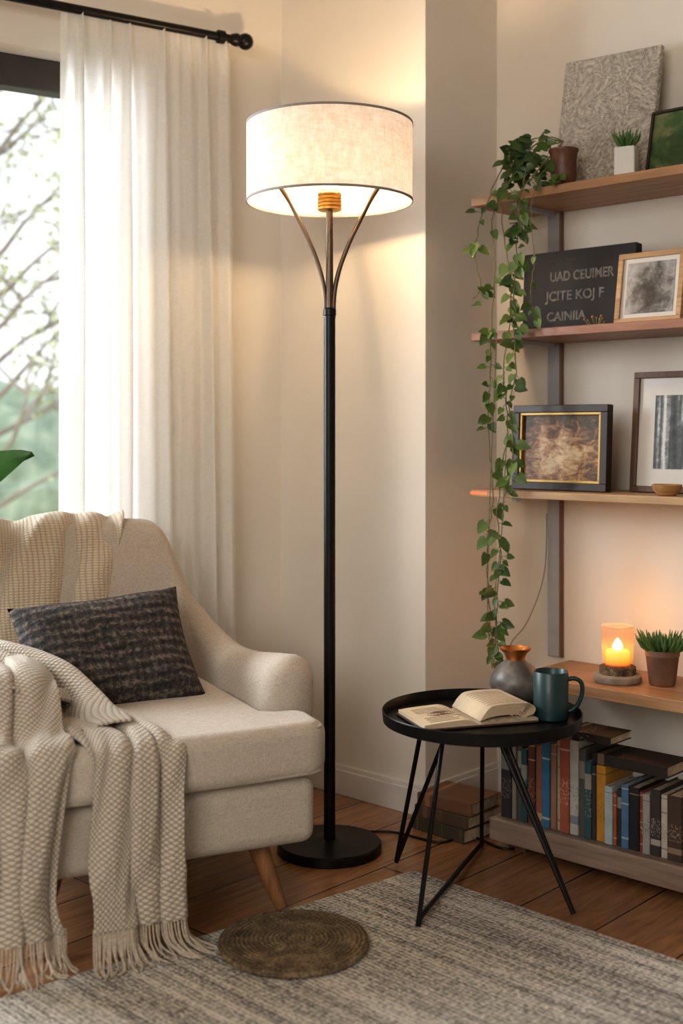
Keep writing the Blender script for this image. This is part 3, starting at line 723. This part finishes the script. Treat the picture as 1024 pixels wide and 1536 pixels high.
m,N,L,b=nm('painting_forest'); M_forest=m
v=coords(N,L,'Object'); sx=N.new('ShaderNodeSeparateXYZ'); L.new(v,sx.inputs[0])
xx=math_(N,L,'MULTIPLY',sx.outputs[0],9); zz_=math_(N,L,'MULTIPLY',math_(N,L,'SUBTRACT',sx.outputs[2],.085),14)
rr=math_(N,L,'SQRT',math_(N,L,'ADD',math_(N,L,'MULTIPLY',xx,xx),math_(N,L,'MULTIPLY',zz_,zz_)))
n1=noise(N,L,v,26,6,.7,.8); n2=noise(N,L,coords(N,L,'Object',rot=(0,.6,0),scale=(1,1,3)),40,4,.6,.4)
t_=math_(N,L,'SUBTRACT',math_(N,L,'ADD',math_(N,L,'MULTIPLY',n1,1.1),math_(N,L,'MULTIPLY',n2,.5)),math_(N,L,'MULTIPLY',rr,.24))
L.new(ramp(N,L,t_,[(.24,(.014,.020,.008)),(.42,(.065,.036,.012)),(.54,(.19,.085,.03)),(.66,(.38,.22,.10)),(.80,(.55,.42,.25))]),b.inputs['Base Color']); b.inputs['Roughness'].default_value=.4
m,N,L,b=nm('birch_photo'); M_birch=m
v=coords(N,L,'Object'); n1=noise(N,L,coords(N,L,'Object',scale=(7,1,.35)),9,2,.4); n2=noise(N,L,v,45,5,.7)
t_=math_(N,L,'ADD',math_(N,L,'MULTIPLY',n1,1.0),math_(N,L,'MULTIPLY',n2,.45))
L.new(ramp(N,L,t_,[(.55,(.03,.035,.038)),(.72,(.10,.11,.115)),(.82,(.30,.31,.32)),(.90,(.60,.62,.63))]),b.inputs['Base Color']); b.inputs['Roughness'].default_value=.4
m,N,L,b=nm('bw_photo'); M_bw=m
v=coords(N,L,'Object'); sx=N.new('ShaderNodeSeparateXYZ'); L.new(v,sx.inputs[0]); n1=noise(N,L,v,30,5,.65,.3)
xx=math_(N,L,'MULTIPLY',sx.outputs[0],26); zz_=math_(N,L,'MULTIPLY',math_(N,L,'SUBTRACT',sx.outputs[2],.075),20)
rr=math_(N,L,'SQRT',math_(N,L,'ADD',math_(N,L,'MULTIPLY',xx,xx),math_(N,L,'MULTIPLY',zz_,zz_)))
t_=math_(N,L,'ADD',math_(N,L,'MULTIPLY',n1,.9),math_(N,L,'MULTIPLY',rr,.20))
L.new(ramp(N,L,t_,[(.50,(.015,.015,.015)),(.64,(.09,.09,.09)),(.78,(.26,.26,.26)),(.95,(.42,.42,.42))]),b.inputs['Base Color']); b.inputs['Roughness'].default_value=.4
M_green=art_mat('green_print',[(.3,(.02,.04,.02)),(.5,(.06,.12,.04)),(.7,(.28,.26,.14))],ns=10,dist=1)
z1,z2,z3=SZ[0][1],SZ[1][1],SZ[2][1]
frame('framed_painting',771,912,608,z3,.16,.020,.03,M_blackframe,M_forest,.05,'black framed small woodland painting with gold inset',inner=.007)
frame('framed_print',946,1090,556,z3,.10,.016,.022,M_darkwood,M_birch,.09,'dark wood frame with white mount and birch photo',mount=.045)
frame('photo_frame',922,1022,375,z2,.17,.014,.018,M_lightoak,M_bw,.16,'light wood frame with black and white photo',mount=.012)
rc,w,h=geom(787,955,374,z2,.12)
lb=top('letter_board','black message board with faded grey lettering on shelf','sign',S(rc,.12,z2+.001),(-.06,0,RZ))
M_slate=simple('slate',(.013,.013,.013),.7,c2=(.020,.019,.018),scale=10)
MB().box(-w/2,w/2,-.015,.015,0,h).obj('board',M_slate,lb,smooth=False,bevel=.002)
M_chalk=simple('chalk_letters',(.25,.235,.215),.9,c2=(.09,.085,.08),scale=60)
def text(s,x,z,size,par,mat,y=-.0158,name='lettering',sx=1.0,off=.0009):
    cu=bpy.data.curves.new(name,'FONT'); cu.body=s; cu.size=size; cu.extrude=.0004; cu.align_x='LEFT'; cu.offset=off
    t=bpy.data.objects.new(name,cu); COL.objects.link(t)
    bpy.context.view_layer.update()
    me=bpy.data.meshes.new_from_object(t.evaluated_get(bpy.context.evaluated_depsgraph_get())); bpy.data.objects.remove(t)
    me.materials.clear(); me.materials.append(mat)
    o=bpy.data.objects.new(name,me); COL.objects.link(o); o.parent=par; o.location=(x,y,z); o.rotation_euler=(pi/2,0,0); o.scale=(sx,1,1); return o
text('UAD CEUIMER',-w*.25,h*.62,.036,lb,M_chalk,sx=.84); text('JCITE KOJ F',-w*.28,h*.375,.036,lb,M_chalk,sx=.98); text('CAINIIA',-w*.27,h*.12,.034,lb,M_chalk,sx=1.0); text('SPEICEI PAREI',-w*.26,h*.86,.011,lb,simple('faint_chalk',(.08,.075,.07),.9),sx=1.3,off=.0001)
fl_=top('dried_flowers','small cluster of orange dried flowers beside sign','flowers',S(r_at(893,.20),.20,z2+.001),(0,0,RZ))
fm=MB(); sm=MB(); rnd=random.Random(2)
for k in range(12):
    p=Vector((rnd.uniform(-.030,.022),rnd.uniform(-.010,.010),rnd.uniform(.008,.028))); fm.sphere(p,rnd.uniform(.002,.004),8,6); sm.tube([(p.x*.5,p.y,.0),(p.x*.8,p.y,p.z*.6),p],.0012,5)
fm.obj('blossoms',simple('orange_petals',(.45,.20,.07),.8,c2=(.25,.16,.06),scale=60),fl_); sm.obj('stems',M_stem,fl_)
# textured panel : irregular leafy relief
rc,w,h=geom(832,976,78,z1,.10)
m,N,L,b=nm('carved_plaster'); vv=coords(N,L,'Object')
sx=N.new('ShaderNodeSeparateXYZ'); L.new(vv,sx.inputs[0])
wx=noise(N,L,vv,9,2,.4); wy=noise(N,L,coords(N,L,'Object',scale=(1,1,-1)),8,2,.4)
X=math_(N,L,'ADD',sx.outputs[0],math_(N,L,'MULTIPLY',math_(N,L,'SUBTRACT',wx,.5),.22))
Z=math_(N,L,'ADD',sx.outputs[2],math_(N,L,'MULTIPLY',math_(N,L,'SUBTRACT',wy,.5),.18))
ax=math_(N,L,'ABSOLUTE',math_(N,L,'SUBTRACT',math_(N,L,'PINGPONG',math_(N,L,'ADD',X,.5),.085),.0425))
zz_=math_(N,L,'SUBTRACT',Z,math_(N,L,'MULTIPLY',ax,.9))
lc=math_(N,L,'ABSOLUTE',math_(N,L,'SINE',math_(N,L,'MULTIPLY',zz_,pi/.026)))
env=math_(N,L,'SINE',math_(N,L,'MULTIPLY',ax,pi/.0425))
leafm=math_(N,L,'MULTIPLY',lc,env)
ve=math_(N,L,'SINE',math_(N,L,'MULTIPLY',math_(N,L,'SUBTRACT',Z,math_(N,L,'MULTIPLY',ax,-.5)),800))
rib=math_(N,L,'LESS_THAN',ax,.0020); n_=noise(N,L,vv,130,4)
h_=math_(N,L,'ADD',math_(N,L,'ADD',math_(N,L,'MULTIPLY',leafm,.20),math_(N,L,'MULTIPLY',rib,.18)),math_(N,L,'ADD',math_(N,L,'MULTIPLY',n_,.7),math_(N,L,'MULTIPLY',ve,.07)))
L.new(ramp(N,L,h_,[(.22,(.27,.235,.195)),(.46,(.44,.395,.34)),(.70,(.62,.57,.50))]),b.inputs['Base Color']); b.inputs['Roughness'].default_value=.95; bump(N,L,b,h_,1,.006)
pn=MB().box(-w/2,w/2,-.010,.010,0,h).obj('textured_panel',m,smooth=False,bevel=.004,loc=S(rc,.105,z1+.001),rot=(-.12,.04,RZ)); meta(pn,'grey canvas panel with raised leafy vein texture leaning on wall','wall art')
frame('green_picture',968,1110,150,z1,.13,.007,.018,M_blackframe,M_green,.22,'dark green botanical picture leaning on shelf')
def tuft(par,c,n,r,h,mat,seed=1,w=.004,name='leaves'):
    rnd=random.Random(seed); mb=MB()
    for k in range(n):
        a=rnd.uniform(0,2*pi); rr=rnd.uniform(0,1)**.6; ln=h*rnd.uniform(.6,1); base=Vector((c[0]+r*.5*rr*math.cos(a),c[1]+r*.5*rr*math.sin(a),c[2]))
        tip=base+Vector((math.cos(a)*r*rr*.9,math.sin(a)*r*rr*.9,ln)); mid=lerp(base,tip,.5)+Vector((math.cos(a),math.sin(a),0))*r*.12
        mb.tube([base,mid,tip],[w,w*1.1,w*.15],6)
    return mb.obj(name,mat,par)
rp=r_at(939,.19)
wp=top('succulent_planter','small white square planter with green succulent','potted plant',S(rp,.19,z1+.001),(0,0,RZ+.3))
MB().box(-.026,.026,-.026,.026,0,.075).obj('planter',M_white,wp,smooth=False,bevel=.003)
MB().lathe([(0,.074),(.018,.074),(.018,.0765),(0,.0775)],16).obj('soil',M_soil,wp)
tuft(wp,(0,0,.076),40,.03,.045,M_leaf2,3,.003)
rb=r_at(1000,.20)
bw_=top('wooden_bowl','small turned wooden tealight bowl on shelf','bowl',S(rb,.20,z3+.001))
MB().lathe([(0,0),(.022,0),(.034,.012),(.037,.026),(.034,.027),(.030,.014),(0,.010)],40).obj('bowl_body',wood('bowl_wood',(.5,.27,.11),(.3,.15,.06)),bw_)
wd=top('white_dish','small white ceramic dish on shelf','dish',S(rb+.10,.17,z3+.001)); MB().lathe([(0,0),(.018,0),(.022,.03),(.048,.048),(.046,.050),(.02,.036),(0,.034)],40).obj('dish_body',M_white,wd)
# candle
WZ=.415
cd=top('candle_lantern','lit candle glowing in glass cup on round stone coaster','candle',S(r_at(926,.17),.17,WZ+.0008))
MB().lathe([(0,0),(.056,0),(.060,.006),(.060,.016),(.055,.020),(0,.020)],48).obj('stone_base',simple('stone',(.40,.34,.27),.85,c2=(.25,.20,.16),scale=30,bmp=.4),cd)
MB().lathe([(0,.020),(.046,.020),(.046,.038),(.038,.042),(0,.042)],40).obj('rope_ring',M_sea,cd)
m,N,L,b=nm('glowing_glass')
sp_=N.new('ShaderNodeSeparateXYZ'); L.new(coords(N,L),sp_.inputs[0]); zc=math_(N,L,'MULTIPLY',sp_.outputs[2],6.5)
L.new(ramp(N,L,zc,[(.27,(.5,.07,.0)),(.42,(1,.26,.02)),(.56,(.9,.34,.05)),(.70,(.22,.08,.02)),(.85,(.03,.02,.015))]),b.inputs['Emission Color']); b.inputs['Emission Strength'].default_value=.9  # candle glow painted into the cup as emission, fading toward the clear rim
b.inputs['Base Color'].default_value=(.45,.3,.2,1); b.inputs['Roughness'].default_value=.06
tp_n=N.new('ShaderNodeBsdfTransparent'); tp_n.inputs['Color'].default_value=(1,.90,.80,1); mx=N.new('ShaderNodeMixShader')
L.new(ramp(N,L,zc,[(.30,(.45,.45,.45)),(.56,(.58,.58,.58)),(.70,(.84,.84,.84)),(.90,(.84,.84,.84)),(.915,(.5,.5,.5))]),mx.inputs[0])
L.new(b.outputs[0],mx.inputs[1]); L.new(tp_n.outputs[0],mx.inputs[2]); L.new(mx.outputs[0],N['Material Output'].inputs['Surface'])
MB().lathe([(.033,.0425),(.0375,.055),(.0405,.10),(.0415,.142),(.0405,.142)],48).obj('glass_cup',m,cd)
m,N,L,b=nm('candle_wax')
sp_=N.new('ShaderNodeSeparateXYZ'); L.new(coords(N,L),sp_.inputs[0]); L.new(ramp(N,L,math_(N,L,'MULTIPLY',sp_.outputs[2],10),[(.45,(.8,.14,.0)),(.80,(1,.50,.10))]),b.inputs['Emission Color']); b.inputs['Base Color'].default_value=(.7,.3,.08,1); b.inputs['Emission Strength'].default_value=1.3  # flame glow painted into the wax, brighter toward the top
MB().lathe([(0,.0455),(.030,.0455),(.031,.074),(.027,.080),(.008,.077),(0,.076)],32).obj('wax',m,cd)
m,N,L,b=nm('flame'); b.inputs['Emission Strength'].default_value=7; nz=noise(N,L,coords(N,L),20); L.new(ramp(N,L,nz,[(.3,(1,.6,.15)),(.7,(1,.72,.26))]),b.inputs['Emission Color'])
MB().lathe([(0,.077),(.010,.080),(.014,.088),(.010,.098),(.005,.106),(0,.111)],16).obj('flame',m,cd)
l2=bpy.data.lights.new('candle_light','POINT'); l2.energy=.4; l2.color=(1,.45,.15); l2.shadow_soft_size=.02; lo2=bpy.data.objects.new('candle_light',l2); COL.objects.link(lo2); lo2.parent=cd; lo2.location=(0,0,.16)
cp=top('potted_succulent','green succulent in brown clay pot on worktop','potted plant',S(r_at(993,.13),.13,WZ+.0008))
MB().lathe([(0,0),(.030,0),(.033,.004),(.041,.072),(.043,.074),(.043,.088),(.039,.088),(.037,.078),(0,.076)],40).obj('pot',M_terra2,cp)
tuft(cp,(0,0,.078),90,.055,.058,M_leaf2,8,.0045)
MB().lathe([(0,.076),(.037,.0765),(0,.078)],20).obj('soil',M_soil,cp)

# ---------------------------------------------------------------- trailing ivy
iv=top('trailing_ivy','trailing pothos in brown ceramic pot on top shelf','potted plant',S(r_at(845,.20),.20,z1+.001))
o0=iv.location.copy()
MB().lathe([(0,0),(.026,0),(.028,.004),(.034,.03),(.033,.06),(.036,.088),(.039,.092),(.039,.098),(.034,.098),(.030,.085),(0,.082)],40).obj('pot',M_terra,iv)
MB().lathe([(0,.082),(.030,.0825),(0,.086)],20).obj('soil',M_soil,iv)
def onS(px,py,d): p=S(r_at(px,d),d,0); p.z=H-(py-HZ)/F*p.y; return p-o0
dv=.275
vines=[
 [(845,212,.19),(822,206,.19),(792,225,.22),(768,248,.26),(752,300,dv),(760,380,dv),(766,450,dv),(756,550,dv),(760,650,dv),(746,760,dv),(750,830,dv),(745,920,dv),(742,990,dv)],
 [(845,212,.19),(800,208,.2),(765,235,.25),(738,285,dv),(718,340,dv),(713,385,dv),(720,430,dv),(710,448,dv)],
 [(845,212,.19),(805,225,.2),(778,250,.26),(740,320,dv),(742,400,dv),(737,500,dv),(733,640,dv),(739,740,dv),(730,820,dv),(733,900,dv),(737,960,dv)],
 [(845,212,.19),(815,215,.2),(790,255,.27),(778,320,dv),(774,400,dv),(770,470,dv),(773,560,dv),(764,610,dv),(770,680,dv),(758,745,dv)],
 [(845,212,.19),(825,235,.22),(800,262,.27),(776,300,dv),(780,345,dv)],
 [(845,212,.19),(828,240,.24),(806,272,dv),(796,320,dv),(800,385,dv),(796,440,dv),(800,476,dv)],
]
bare=[[(745,500,dv),(736,700,dv),(731,900,dv),(738,1003,dv)],[(820,770,.04),(816,860,.06),(792,930,.12),(768,962,.16),(760,985,.16)],[(760,650,dv),(752,800,dv),(742,900,dv),(748,985,dv)]]
sm=MB(); lm=MB(); rnd=random.Random(11)
def leaf(p,dirv,size,nrm):
    d=dirv.normalized(); s=d.cross(nrm).normalized(); n=s.cross(d).normalized()
    o=[(0,0,0),(-.12,.30,.06),(.12,.50,.10),(.45,.46,.09),(.78,.24,.04),(1.05,0,-.06)]
    mid=[(0,0,0),(.25,0,-.02),(.5,0,-.02),(.78,0,-.02)]
    P_=[]
    for a,b_,c in o: P_.append(p+(d*a+s*b_*.85+n*c)*size)
    for a,b_,c in o[1:5]: P_.append(p+(d*a-s*b_*.85+n*c)*size)
    for a,b_,c in mid[1:]: P_.append(p+(d*a+n*c)*size)
    lm.add(P_,[(0,1,2,10),(10,2,3,11),(11,3,4,12),(12,4,5),(0,10,7,6),(10,11,8,7),(11,12,9,8),(12,5,9)])
cam_dir=Vector((-.2,-1,.05)).normalized()
for vi,vn in enumerate(vines):
    pts_=[onS(*p) for p in vn]; sm_=[Vector(p) for p in crs(pts_,7)]
    for q in sm_[8:]: q.x+=rnd.uniform(-.003,.003)
    sm.tube(sm_,.0017 if vi<5 else .001,5)
    n=len(sm_); clump=1
    for i in range(9,n):
        if rnd.random()<.25: clump=rnd.choice((.35,.9,1.5))
        zw=sm_[i].z+o0.z
        dens=(.88 if i<n*.55 else .68)*clump
        if zw<1.05 and vi==2: dens*=.5
        if zw>1.62: dens=.6
        if vi==5: dens=0 if zw>1.53 else .55
        for kk in range(2 if dens>.95 else 1):
            if rnd.random()>dens: continue
            p=sm_[i]+Vector((rnd.uniform(-.004,.004),0,rnd.uniform(-.02,.02)))
            sd=rnd.choice((-1,1)); d=Vector((sd*rnd.uniform(.2,.9),rnd.uniform(-.5,.0),rnd.uniform(-1.0,.15))).normalized()
            if p.z>.03: d=Vector((sd*rnd.uniform(.2,1),rnd.uniform(-.6,.0),rnd.uniform(-.3,.7))).normalized()
            st=p+d*rnd.uniform(.006,.018); sm.tube([p,st],.0009,4)
            nr=(cam_dir+Vector((rnd.uniform(-.9,.9),0,rnd.uniform(-.1,.9)))).normalized()
            leaf(st,(d+Vector((0,0,-.35))).normalized(),rnd.uniform(.016,.038)*(.75 if vi==5 else 1),nr)
for bn in bare: sm.tube([Vector(p) for p in crs([onS(*p) for p in bn],6)],.0014,5)
for k in range(56):
    a=rnd.uniform(0,2*pi); fpx=rnd.uniform(762,825); c=onS(fpx,rnd.uniform(lerp(245,198,(fpx-762)/60),278),rnd.uniform(.18,.25))
    if c.z<.012: c.z=.012+rnd.uniform(0,.03)
    d=Vector((math.cos(a),-.3,math.sin(a)*.8)).normalized(); leaf(c,d,rnd.uniform(.020,.036),(cam_dir+Vector((rnd.uniform(-.7,.7),0,rnd.uniform(-.2,.9)))).normalized())
for k in range(5):
    c=onS(rnd.uniform(825,848),rnd.uniform(262,275),.25); leaf(c,Vector((rnd.uniform(-.6,.8),-.5,-.3)),.03,cam_dir)
sm.obj('vines',M_stem,iv); lm.obj('leaves',M_leaf,iv,angle=180)

# ---------------------------------------------------------------- big leaf plant at window
bp=top('potted_houseplant','large-leaved green houseplant in pot beside armchair','potted plant',(-1.28,2.50,.001))
MB().lathe([(0,0),(.10,0),(.105,.01),(.13,.24),(.135,.25),(.125,.25),(.12,.22),(0,.22)],40).obj('pot',M_terra2,bp)
MB().lathe([(0,.22),(.12,.222),(0,.225)],24).obj('soil',M_soil,bp)
sm=MB(); lf=MB()
tgt=PX(52,684,2.72)-bp.location
for k,(tp_,bend) in enumerate([(tgt,.0),(Vector((-.25,.15,1.0)),0),(Vector((.1,-.2,.8)),0),(Vector((-.3,-.2,.75)),0)]):
    b0=Vector((0,0,.22)); mid=Vector((tp_.x*.35,tp_.y*.35,tp_.z*.72)); ls=Vector((tp_.x*.45,tp_.y*.45,tp_.z-.22))
    sm.tube(crs([b0,mid,ls],6),[.008-.0003*i for i in range(13)],8)
    ax=tp_-ls; n=16; vs=[];fs=[]; sd=ax.cross(Vector((0,0,1))).normalized(); nn=sd.cross(ax).normalized()
    for i in range(n+1):
        t=i/n; w_=.075*math.sin(pi*min(1,t*.97+.03))**.75*(1-.30*t); c=ls+ax*t+Vector((0,0,.02*math.sin(pi*t)))
        for s_ in (-1,-.5,0,.5,1): vs.append(c+sd*w_*s_*.45+Vector((0,0,1))*(-w_*s_*.9)+nn*(.012*abs(s_)))
    for i in range(n):
        for j in range(4): a=i*5+j; fs.append((a,a+1,a+6,a+5))
    lf.add(vs,fs)
sm.obj('stems',M_stem,bp); lf.obj('leaves',M_bigleaf,bp,angle=180)

# ---------------------------------------------------------------- lights / world / camera
w=bpy.data.worlds.new('World'); scene.world=w; w.use_nodes=True
bg=w.node_tree.nodes['Background']; bg.inputs[0].default_value=(.90,.95,1.0,1); bg.inputs[1].default_value=1.05
def area(name,loc,target,sx,sy,e,col,portal=False):
    l=bpy.data.lights.new(name,'AREA'); l.shape='RECTANGLE'; l.size=sx; l.size_y=sy; l.energy=e; l.color=col
    o=bpy.data.objects.new(name,l); COL.objects.link(o); o.location=loc
    o.rotation_euler=(Vector(target)-Vector(loc)).to_track_quat('-Z','Y').to_euler()
    if portal: l.cycles.is_portal=True
    return o
pc=WQ((qa+qb)/2,-.2,(zs+zt)/2); area('window_portal',pc,pc+Vector((NI.x,NI.y,0)),qb-qa,zt-zs,1,(1,1,1),True)
# added area lamp outside the window, out of view, standing in for sky light
area('daylight_fill',WQ(2.5,-1.5,1.75),WQ(1.1,0,1.15),1.9,1.6,150,(.88,.94,1.0))
area('room_fill',(-1.5,-1.2,1.9),(.1,3,.8),1.8,1.4,40,(1,.96,.91))  # soft fill lamp added behind the camera to brighten the room
cam=bpy.data.cameras.new('Camera'); co=bpy.data.objects.new('Camera',cam); COL.objects.link(co)
co.location=(0,0,H); co.rotation_euler=(pi/2,0,0)
cam.sensor_width=36; cam.sensor_fit='AUTO'; cam.lens=F/1536*36; cam.shift_y=-(768-HZ)/1536
cam.dof.use_dof=True; cam.dof.focus_distance=2.85; cam.dof.aperture_fstop=1.8
scene.camera=co
scene.view_settings.view_transform='Standard'
try: scene.view_settings.look='Medium High Contrast'
except Exception: scene.view_settings.look='None'
scene.view_settings.exposure=.5
